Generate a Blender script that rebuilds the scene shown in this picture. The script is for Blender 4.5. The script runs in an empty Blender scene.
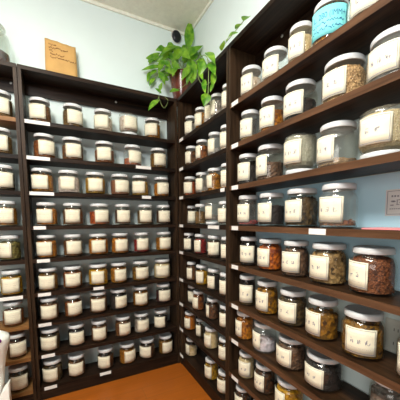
import bpy, bmesh, math, random
from mathutils import Vector, Matrix, noise
from math import sin, cos, radians as R, pi

sc = bpy.context.scene
C = sc.collection

# ------------------------------------------------------------------ camera
CAM = Vector((-0.98788, -2.09633, 1.16627))
F_PX, CY = 263.6553, 243.011
yaw, pit, rol = R(27.38104), R(5.00008), R(-0.30615)
FW = Vector((sin(yaw)*cos(pit), cos(yaw)*cos(pit), -sin(pit)))
rt = Vector((cos(yaw), -sin(yaw), 0)); up = rt.cross(FW)
RT = rt*cos(rol) + up*sin(rol); UP = -rt*sin(rol) + up*cos(rol)
cd = bpy.data.cameras.new('camera'); cam = bpy.data.objects.new('camera', cd); C.objects.link(cam)
cd.sensor_width = 36; cd.lens = 36*F_PX/400; cd.shift_y = (CY-200)/400; cd.clip_start = 0.02
m = Matrix((RT, UP, -FW)).transposed().to_4x4(); m.translation = CAM
cam.matrix_world = m
sc.camera = cam

# ------------------------------------------------------------------ light
sc.view_settings.view_transform = 'Standard'; sc.view_settings.look = 'None'
sc.view_settings.gamma = 1; sc.view_settings.use_curve_mapping = False
sc.view_settings.exposure = 0.97
w = bpy.data.worlds.new('daylight'); sc.world = w; w.use_nodes = True
bg = w.node_tree.nodes['Background']; bg.inputs[0].default_value = (0.86, 0.94, 1.0, 1); bg.inputs[1].default_value = 0.075

def area(name, loc, target, sx, sy, power, col):
    l = bpy.data.lights.new(name, 'AREA'); l.shape = 'RECTANGLE'; l.size = sx; l.size_y = sy
    l.energy = power; l.color = col
    o = bpy.data.objects.new(name, l); C.objects.link(o); o.location = loc
    o.rotation_euler = (Vector(target)-Vector(loc)).to_track_quat('-Z', 'Y').to_euler()
    return o
area('low_fill_light', (-2.7, -3.0, 1.35), (-0.3, -0.7, 0.7), 1.5, 1.2, 15, (1.0, 0.96, 0.88))  # unseen fill added behind the camera to lift the lower labels
area('ceiling_panel_light', (-1.5, -1.7, 2.66), (-1.5, -1.7, 0), 0.5, 1.0, 27, (1.0, 0.92, 0.78))
pl_ = bpy.data.lights.new('ceiling_lamp', 'POINT'); pl_.energy = 30; pl_.color = (0.97, 0.98, 1.0); pl_.shadow_soft_size = 0.14
po = bpy.data.objects.new('ceiling_lamp', pl_); C.objects.link(po); po.location = (-1.42, -1.98, 2.34)

# ------------------------------------------------------------------ sizes
DEP = 0.18524          # depth of the shelving
XA = -1.18543          # seam between the far-left and the wide unit
YC = -DEP-0.6933       # seam between the corner unit and the right unit
ZTOP = 2.0723
ROOM_H = 2.6877
TH = 0.024; SIDE = 0.020
ZS = [1.7562, 1.5453, 1.3333, 1.1226, 0.9153, 0.6993, 0.5024, 0.2935, 0.0762]   # board centres, top row first
BACK = -0.008          # gap to the wall

def ray(px, py): return FW + RT*((px-200)/F_PX) - UP*((py-CY)/F_PX)
def on_left(px, py, y):      # point seen at (px, py) on a plane parallel to the left wall
    v = ray(px, py); return CAM + v*((y-CAM.y)/v.y)
def on_right(px, py, x):
    v = ray(px, py); return CAM + v*((x-CAM.x)/v.x)

# ------------------------------------------------------------------ materials
def new_mat(name):
    m = bpy.data.materials.new(name); m.use_nodes = True
    nt = m.node_tree; return m, nt, nt.nodes['Principled BSDF']
def link(nt, a, b): nt.links.new(a, b)
def plain(name, col, rough=0.5, spec=0.5, metal=0.0, var=0.06, scale=12):
    m, nt, b = new_mat(name)
    tc = nt.nodes.new('ShaderNodeTexCoord'); n = nt.nodes.new('ShaderNodeTexNoise'); n.inputs['Scale'].default_value = scale
    n.inputs['Detail'].default_value = 4
    r = nt.nodes.new('ShaderNodeValToRGB'); link(nt, tc.outputs['Object'], n.inputs['Vector']); link(nt, n.outputs['Fac'], r.inputs['Fac'])
    r.color_ramp.elements[0].color = tuple(c*(1-var) for c in col)+(1,); r.color_ramp.elements[1].color = tuple(min(1, c*(1+var)) for c in col)+(1,)
    r.color_ramp.elements[0].position = .3; r.color_ramp.elements[1].position = .7
    link(nt, r.outputs['Color'], b.inputs['Base Color'])
    b.inputs['Roughness'].default_value = rough; b.inputs['Specular IOR Level'].default_value = spec; b.inputs['Metallic'].default_value = metal
    return m
def wood(name, dark, light, axis, rough=0.42, scale=1.0):
    m, nt, b = new_mat(name)
    tc = nt.nodes.new('ShaderNodeTexCoord'); mp = nt.nodes.new('ShaderNodeMapping')
    s = [26*scale]*3; s[axis] = 1.6*scale; mp.inputs['Scale'].default_value = s
    n = nt.nodes.new('ShaderNodeTexNoise'); n.inputs['Scale'].default_value = 2.2; n.inputs['Detail'].default_value = 6; n.inputs['Distortion'].default_value = .7
    r = nt.nodes.new('ShaderNodeValToRGB'); r.color_ramp.elements[0].position = .32; r.color_ramp.elements[1].position = .72
    r.color_ramp.elements[0].color = (*dark, 1); r.color_ramp.elements[1].color = (*light, 1)
    bp = nt.nodes.new('ShaderNodeBump'); bp.inputs['Strength'].default_value = .12; bp.inputs['Distance'].default_value = .004
    link(nt, tc.outputs['Object'], mp.inputs['Vector']); link(nt, mp.outputs['Vector'], n.inputs['Vector'])
    link(nt, n.outputs['Fac'], r.inputs['Fac']); link(nt, r.outputs['Color'], b.inputs['Base Color'])
    link(nt, n.outputs['Fac'], bp.inputs['Height']); link(nt, bp.outputs['Normal'], b.inputs['Normal'])
    b.inputs['Roughness'].default_value = rough; b.inputs['Specular IOR Level'].default_value = .14
    return m
ESP_D, ESP_L = (0.007, 0.0045, 0.0035), (0.034, 0.018, 0.010)
W_X = wood('espresso_wood_along_x', ESP_D, ESP_L, 0)
W_Y = wood('espresso_wood_along_y', ESP_D, ESP_L, 1)
W_Z = wood('espresso_wood_upright', (0.012, 0.007, 0.004), (0.058, 0.033, 0.018), 2)
W_WARM = wood('lighter_orange_wood', (0.16, 0.075, 0.025), (0.34, 0.17, 0.06), 0)  # lighter orange-brown tone for some boards of the far-left unit
W_Y2 = wood('walnut_wood_along_y', (0.014, 0.007, 0.0035), (0.056, 0.027, 0.012), 1, rough=.4)
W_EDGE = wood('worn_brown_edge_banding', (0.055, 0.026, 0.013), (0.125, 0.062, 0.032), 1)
WALL = plain('pale_blue_green_paint', (0.76, 0.88, 0.87), 0.75, .3, var=.03, scale=3)
CEIL = plain('warm_white_ceiling_paint', (0.86, 0.87, 0.76), 0.85, .2, var=.05, scale=40)
CREAM = plain('cream_label_paper', (0.78, 0.74, 0.58), 0.7, .3, var=.03, scale=60)
WHITE_P = plain('white_tag_paper', (0.76, 0.76, 0.74), 0.7, .3, var=.02, scale=60)
INK = plain('faded_grey_ink', (0.24, 0.23, 0.27), 0.8, .1)
INK_L = plain('pale_brown_print', (0.30, 0.27, 0.24), 0.8, .1)
LID = plain('white_enamel_lid', (0.62, 0.64, 0.65), 0.28, .5, var=.02)
LID_G = plain('grey_enamel_lid', (0.52, 0.55, 0.56), 0.3, .5, var=.03)
TEAL = plain('turquoise_paper', (0.22, 0.72, 0.74), 0.65, .3, var=.05, scale=30)
TEALINK = plain('blue_marker_ink', (0.03, 0.12, 0.32), 0.7, .1)
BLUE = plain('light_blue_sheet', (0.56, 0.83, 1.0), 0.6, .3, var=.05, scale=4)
KRAFT = plain('brown_kraft_paper', (0.60, 0.36, 0.13), 0.8, .2, var=.08, scale=14)
KINK = plain('brown_pen_ink', (0.16, 0.07, 0.03), 0.8, .1)
STEEL = plain('screw_steel', (0.6, 0.6, 0.58), 0.3, .5, metal=.8)
PINK = plain('pink_card', (0.72, 0.26, 0.28), 0.6, .3)
BLACKPL = plain('black_plastic', (0.012, 0.013, 0.02), 0.3, .5)
BAGW = plain('white_plastic_film', (0.88, 0.92, 0.88), 0.4, .4, var=.03)
PURPLE = plain('purple_print', (0.10, 0.01, 0.13), 0.6, .3)
PLATE = plain('ivory_plastic', (0.66, 0.68, 0.62), 0.4, .4)

def glass_mat(name, tint, gloss=1.0, film=.004):
    m = bpy.data.materials.new(name); m.use_nodes = True; nt = m.node_tree; nt.nodes.clear()
    out = nt.nodes.new('ShaderNodeOutputMaterial'); mx = nt.nodes.new('ShaderNodeMixShader')
    tr = nt.nodes.new('ShaderNodeBsdfTransparent'); tr.inputs[0].default_value = (*tint, 1)
    gl = nt.nodes.new('ShaderNodeBsdfGlossy'); gl.inputs['Roughness'].default_value = .06
    gl.inputs[0].default_value = (1, 1, 1, 1)
    lw = nt.nodes.new('ShaderNodeLayerWeight'); lw.inputs[0].default_value = .5
    p = nt.nodes.new('ShaderNodeMath'); p.operation = 'POWER'; p.inputs[1].default_value = 3.2
    mu = nt.nodes.new('ShaderNodeMath'); mu.operation = 'MULTIPLY_ADD'; mu.inputs[1].default_value = .60*gloss; mu.inputs[2].default_value = .05*gloss
    link(nt, lw.outputs['Facing'], p.inputs[0]); link(nt, p.outputs[0], mu.inputs[0]); link(nt, mu.outputs[0], mx.inputs[0])
    df = nt.nodes.new('ShaderNodeBsdfDiffuse'); df.inputs[0].default_value = (.82, .84, .78, 1); m0 = nt.nodes.new('ShaderNodeMixShader'); m0.inputs[0].default_value = film
    link(nt, tr.outputs[0], m0.inputs[1]); link(nt, df.outputs[0], m0.inputs[2])
    link(nt, m0.outputs[0], mx.inputs[1]); link(nt, gl.outputs[0], mx.inputs[2]); link(nt, mx.outputs[0], out.inputs[0])
    return m
GLASS = glass_mat('clear_jar_glass', (0.945, 0.94, 0.90), .85)
GLASS_D = glass_mat('dusty_jar_glass', (0.93, 0.95, 0.94), 1.2, .055)
GLASS_T = glass_mat('thick_clear_glass', (0.90, 0.93, 0.90), 1.4, .07)
GLASS_L = glass_mat('ground_glass_lid', (0.85, 0.86, 0.80), 1.4, .30)

DARK = 0.60
def herb_mat(name, c1, c2, scale):
    m, nt, b = new_mat(name)
    tc = nt.nodes.new('ShaderNodeTexCoord'); v = nt.nodes.new('ShaderNodeTexVoronoi'); v.inputs['Scale'].default_value = scale
    n = nt.nodes.new('ShaderNodeTexNoise'); n.inputs['Scale'].default_value = scale*.45; n.inputs['Detail'].default_value = 5
    sep = nt.nodes.new('ShaderNodeSeparateColor'); mx = nt.nodes.new('ShaderNodeMix'); mx.data_type = 'RGBA'; mx.inputs[0].default_value = .5
    r = nt.nodes.new('ShaderNodeValToRGB'); ad = nt.nodes.new('ShaderNodeMath'); ad.operation = 'ADD'
    link(nt, tc.outputs['Object'], v.inputs['Vector']); link(nt, tc.outputs['Object'], n.inputs['Vector'])
    link(nt, v.outputs['Color'], sep.inputs[0])
    ml = nt.nodes.new('ShaderNodeMath'); ml.operation = 'MULTIPLY'; ml.inputs[1].default_value = .55
    link(nt, sep.outputs[0], ml.inputs[0]); link(nt, ml.outputs[0], ad.inputs[0])
    m2 = nt.nodes.new('ShaderNodeMath'); m2.operation = 'MULTIPLY'; m2.inputs[1].default_value = .5
    link(nt, n.outputs['Fac'], m2.inputs[0]); link(nt, m2.outputs[0], ad.inputs[1]); link(nt, ad.outputs[0], r.inputs[0])
    r.color_ramp.elements[0].position = .22; r.color_ramp.elements[1].position = .75
    def sat(c):
        l = .3*c[0]+.6*c[1]+.1*c[2]; k = 1.3 if max(c)-min(c) > .04 else 1
        return [max(.002, l+k*(c[0]-l)), max(.002, (l+k*(c[1]-l))*.89), max(.002, l+k*(c[2]-l))]
    c1, c2 = sat(c1), sat(c2)
    g = DARK*(1 if max(c2) < .7 or min(c2) < .15 else 1.35)
    r.color_ramp.elements[0].color = tuple(c*g*(.55 if min(c2) < .3 else .9) for c in c1)+(1,); r.color_ramp.elements[1].color = tuple(min(.9, c*g) for c in c2)+(1,)
    link(nt, r.outputs[0], b.inputs['Base Color']); b.inputs['Roughness'].default_value = .7
    bp = nt.nodes.new('ShaderNodeBump'); bp.inputs['Strength'].default_value = .6; bp.inputs['Distance'].default_value = .004
    link(nt, v.outputs['Distance'], bp.inputs['Height']); link(nt, bp.outputs['Normal'], b.inputs['Normal'])
    return m
# kind of contents: dark colour, light colour, grain, chunk shape, chunk count
HERB = {
 'brown bark': ((.07,.03,.012),(.30,.16,.07),110,'chip',46), 'olive brown seeds': ((.07,.045,.015),(.30,.20,.08),220,'grain',60),
 'pale slices': ((.45,.40,.28),(.80,.76,.62),80,'disc',30), 'white slices': ((.62,.60,.52),(.90,.88,.80),70,'disc',30),
 'amber chips': ((.22,.09,.015),(.62,.33,.07),100,'chip',46), 'reddish bark': ((.13,.04,.015),(.42,.18,.07),110,'chip',46),
 'red berries': ((.24,.03,.012),(.66,.20,.06),120,'ball',50), 'dark red berries': ((.12,.008,.010),(.45,.05,.05),120,'ball',50),
 'yellow brown roots': ((.07,.035,.01),(.40,.24,.07),100,'stick',44), 'yellow chips': ((.34,.20,.03),(.75,.52,.14),90,'chip',46),
 'pinkish powder': ((.28,.13,.075),(.46,.25,.15),260,'',0), 'orange flakes': ((.26,.09,.012),(.78,.38,.08),90,'disc',50),
 'dark brown roots': ((.025,.012,.006),(.13,.065,.028),100,'stick',44), 'bright yellow slices': ((.50,.28,.02),(.92,.62,.08),80,'disc',40),
 'pale yellow powder': ((.66,.58,.32),(.80,.74,.48),240,'',0), 'black seeds': ((.006,.005,.005),(.05,.04,.035),200,'grain',50),
 'dark plum fruit': ((.02,.005,.008),(.10,.03,.03),90,'ball',36), 'dark olive leaves': ((.02,.015,.006),(.14,.10,.04),90,'chip',50),
 'pale grey slices': ((.26,.26,.21),(.58,.57,.49),80,'disc',30), 'green leaves': ((.08,.08,.025),(.30,.29,.11),90,'disc',50),
 'orange powder': ((.62,.22,.02),(.78,.34,.05),260,'',0), 'pale yellow chunks': ((.62,.50,.24),(.90,.82,.58),70,'chip',34),
 'mixed flower pieces': ((.22,.08,.01),(.80,.42,.06),70,'disc',40), 'tan grain': ((.30,.19,.08),(.74,.58,.34),190,'grain',150),
 'grey brown roots': ((.06,.035,.022),(.24,.16,.10),110,'stick',44), 'pale green powder': ((.50,.53,.36),(.66,.68,.50),240,'',0),
 'tan powder': ((.40,.24,.10),(.60,.42,.22),240,'',0), 'red orange slices': ((.30,.06,.015),(.78,.28,.09),80,'disc',50),
 'yellow straw': ((.13,.085,.03),(.58,.44,.22),80,'stick',110), 'red brown powder': ((.12,.045,.022),(.32,.14,.07),200,'chip',30),
 'yellow flowers': ((.12,.055,.012),(.62,.36,.09),90,'disc',60), 'ochre slices': ((.10,.055,.012),(.42,.24,.05),70,'disc',40),
 'white chunks': ((.60,.60,.58),(.92,.92,.90),60,'chip',26),
}
HM = {k: herb_mat(k.replace(' ', '_'), v[0], v[1], v[2]) for k, v in HERB.items()}

# ------------------------------------------------------------------ mesh helpers
def finish(name, bm, mat, parent=None, smooth=False, recalc=True):
    if recalc: bmesh.ops.recalc_face_normals(bm, faces=bm.faces)
    me = bpy.data.meshes.new(name); bm.to_mesh(me); bm.free()
    for mm in (mat if isinstance(mat, (list, tuple)) else [mat]): me.materials.append(mm)
    if smooth:
        for p in me.polygons: p.use_smooth = True
    o = bpy.data.objects.new(name, me); C.objects.link(o)
    if parent: o.parent = parent
    return o
def box(bm, a, b, bev=0.0):
    lo = [min(a[i], b[i]) for i in range(3)]; hi = [max(a[i], b[i]) for i in range(3)]
    g = bmesh.ops.create_cube(bm, size=1)['verts']
    for v in g: v.co = Vector([lo[i]+(v.co[i]+.5)*(hi[i]-lo[i]) for i in range(3)])
    if bev:
        es = {e for v in g for e in v.link_edges}
        bmesh.ops.bevel(bm, geom=list(es), offset=bev, segments=2, affect='EDGES')
def lathe(bm, prof, seg=32, closed=True):
    rings = []
    for r, z in prof:
        if r < 1e-6: rings.append([bm.verts.new((0, 0, z))])
        else: rings.append([bm.verts.new((r*cos(2*pi*k/seg), r*sin(2*pi*k/seg), z)) for k in range(seg)])
    for a, b in zip(rings, rings[1:]):
        for k in range(seg):
            k2 = (k+1) % seg
            if len(a) == 1 and len(b) == 1: continue
            if len(a) == 1: bm.faces.new((a[0], b[k], b[k2]))
            elif len(b) == 1: bm.faces.new((a[k], b[0], a[k2]))
            else: bm.faces.new((a[k], b[k], b[k2], a[k2]))
def tube(bm, pts, rad, seg=6):
    prev = None; n = len(pts)
    for i, p in enumerate(pts):
        p = Vector(p); d = (Vector(pts[min(i+1, n-1)])-Vector(pts[max(i-1, 0)])).normalized()
        u = d.cross(Vector((0, 0, 1)));
        if u.length < .1: u = d.cross(Vector((1, 0, 0)))
        u.normalize(); v = d.cross(u)
        r = rad[i] if isinstance(rad, (list, tuple)) else rad
        ring = [bm.verts.new(p+u*r*cos(2*pi*k/seg)+v*r*sin(2*pi*k/seg)) for k in range(seg)]
        if prev:
            for k in range(seg): bm.faces.new((prev[k], prev[(k+1) % seg], ring[(k+1) % seg], ring[k]))
        else: bm.faces.new(ring)
        prev = ring
    bm.faces.new(prev)
def thing(name, label, cat, loc=(0, 0, 0), group=None, rz=0):
    o = bpy.data.objects.new(name, None); C.objects.link(o); o.empty_display_size = .05
    o.location = loc; o.rotation_euler = (0, 0, rz); o['label'] = label; o['category'] = cat
    if group: o['group'] = group
    return o
def struct(name, bm, mat):
    o = finish(name, bm, mat); o['kind'] = 'structure'; return o

# ------------------------------------------------------------------ room
X0, Y0 = -3.4, -3.6
bm = bmesh.new(); box(bm, (X0, 0, 0), (0, .1, ROOM_H)); struct('wall_left', bm, WALL)
bm = bmesh.new(); box(bm, (0, Y0, 0), (.1, .1, ROOM_H)); struct('wall_right', bm, WALL)
bm = bmesh.new(); box(bm, (X0, Y0, ROOM_H), (.1, .1, ROOM_H+.1)); struct('ceiling', bm, CEIL)
bm = bmesh.new(); box(bm, (X0, Y0, -.1), (.1, .1, 0))
def floor_mat():
    m, nt, b = new_mat('orange_laminate_planks')
    tc = nt.nodes.new('ShaderNodeTexCoord'); mp = nt.nodes.new('ShaderNodeMapping'); mp.inputs['Rotation'].default_value = (0, 0, 0)
    br = nt.nodes.new('ShaderNodeTexBrick'); br.inputs['Scale'].default_value = 1; br.inputs['Brick Width'].default_value = 1.1
    br.inputs['Row Height'].default_value = .12; br.inputs['Mortar Size'].default_value = .0012; br.inputs['Mortar Smooth'].default_value = .3
    br.inputs['Color1'].default_value = (.44, .118, .009, 1); br.inputs['Color2'].default_value = (.37, .095, .008, 1); br.inputs['Mortar'].default_value = (.22, .08, .015, 1)
    n = nt.nodes.new('ShaderNodeTexNoise'); m2 = nt.nodes.new('ShaderNodeMapping'); m2.inputs['Scale'].default_value = (2, 22, 2); n.inputs['Scale'].default_value = 2; n.inputs['Detail'].default_value = 5
    r = nt.nodes.new('ShaderNodeValToRGB'); r.color_ramp.elements[0].color = (.72, .72, .72, 1); r.color_ramp.elements[1].color = (1.15, 1.15, 1.15, 1)
    mx = nt.nodes.new('ShaderNodeMix'); mx.data_type = 'RGBA'; mx.blend_type = 'MULTIPLY'; mx.inputs[0].default_value = 1
    link(nt, tc.outputs['Object'], mp.inputs[0]); link(nt, mp.outputs[0], br.inputs[0]); link(nt, tc.outputs['Object'], m2.inputs[0]); link(nt, m2.outputs[0], n.inputs[0])
    link(nt, n.outputs[0], r.inputs[0]); link(nt, br.outputs[0], mx.inputs[6]); link(nt, r.outputs[0], mx.inputs[7]); link(nt, mx.outputs[2], b.inputs['Base Color'])
    b.inputs['Roughness'].default_value = .42
    return m
struct('floor', bm, floor_mat())
bm = bmesh.new(); box(bm, (X0, -.012, ROOM_H-.022), (-.012, 0, ROOM_H)); struct('trim_1', bm, CEIL)
bm = bmesh.new(); box(bm, (-.012, Y0, ROOM_H-.022), (0, 0, ROOM_H)); struct('trim_2', bm, CEIL)

# ------------------------------------------------------------------ shelving
def unit(label, axis, a, b, screws, tags, boards=None):
    """axis 0: stands on the left wall from x=a to x=b; axis 1: stands on the right wall from y=a (far) to y=b (near)."""
    P = (lambda s, d, z: (s, d, z)) if axis == 0 else (lambda s, d, z: (d, s, z))
    lo, hi = min(a, b), max(a, b)
    t = thing('shelving_unit', label, 'shelving', P((lo+hi)/2, -DEP/2, 0), 'dark wooden shelving units round the corner')
    off = Vector(t.location)
    def part(name, boxes, mat, bev=.0012):
        bm = bmesh.new()
        for p, q in boxes: box(bm, Vector(P(*p))-off, Vector(P(*q))-off, bev)
        return finish(name, bm, mat, t)
    WL = W_X if axis == 0 else W_Y
    for s0, s1 in ((lo+.0015, lo+SIDE), (hi-SIDE, hi-.0015)):
        part('side_panel', [((s0, -DEP, 0), (s1, BACK, ZTOP-TH))], W_Z)
    part('top_board', [((lo+.0015, -DEP, ZTOP-TH), (hi-.0015, BACK, ZTOP))], WL)
    for i, z in enumerate(ZS):
        mm = WL
        if boards and i in boards: mm = boards[i]
        part('shelf', [((lo+SIDE, -DEP+.001, z-TH/2), (hi-SIDE, BACK, z+TH/2))], mm)
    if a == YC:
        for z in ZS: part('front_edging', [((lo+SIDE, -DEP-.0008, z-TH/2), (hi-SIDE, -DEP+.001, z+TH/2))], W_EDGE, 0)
    part('back_rail', [((lo+SIDE, BACK-.016, ZRAIL), (hi-SIDE, BACK, ZTOP-TH))], WL)
    part('plinth', [((lo+SIDE, -DEP+.006, 0), (hi-SIDE, -DEP+.024, ZS[8]-TH/2))], WL)
    for px, py in screws:
        q = on_left(px, py, BACK-.017) if axis == 0 else on_right(px, py, BACK-.017)
        bm = bmesh.new(); bmesh.ops.create_uvsphere(bm, u_segments=12, v_segments=6, radius=.008)
        for v in bm.verts: v.co[1-axis] *= .4
        o = finish('screw_cap', bm, STEEL, t, True); o.location = q-off
    for row, x0, x1 in tags:
        z = ZS[row-1]
        def f(px):
            py = 227
            for _ in range(6):
                q = on_left(px, py, -DEP) if axis == 0 else on_right(px, py, -DEP)
                py += (q.z-z)*F_PX/(q-CAM).dot(FW)
            return q[axis]
        s0, s1 = f(x0), f(x1)
        part('shelf_tag', [((s0, -DEP-.0016, z-.0105), (s1, -DEP+.0006, z+.0105))], WHITE_P, 0)
    return t
ZRAIL = on_left(60, 100.5, BACK-.016).z
unit('wide dark wooden shelving unit standing against the left wall, left of the corner', 0, XA, -DEP, [(116, 102)],
     [(1, 24.5, 50), (2, 26.5, 50), (3, 29.5, 54), (4, 33.5, 46), (5, 37, 50), (6, 38, 51), (7, 38.5, 51.5), (8, 41.5, 55), (9, 44.5, 57),
      (2, 136, 151), (3, 142, 151), (6, 93.5, 104), (9, 100, 111)])
unit('dark wooden shelving unit cut off by the left edge of the picture', 0, XA-1.0, XA, [(11, 83)], [(6, -2, 23)],
     {0: W_WARM, 6: W_WARM, 7: W_WARM, 8: W_WARM})
unit('narrow dark wooden shelving unit just right of the corner', 1, -DEP-.001, YC, [], [(r, 179.6, 183) for r in range(1, 10)]+[(4, 208, 219), (3, 220.5, 224.5)])
unit('large dark wooden shelving unit nearest the camera on the right wall', 1, YC, YC-1.1, [(282, 36)],
     [(r, 231.8, 238.2) for r in range(1, 9)]+[(4, 309, 326)], {i: W_Y2 for i in range(9)})

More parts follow.
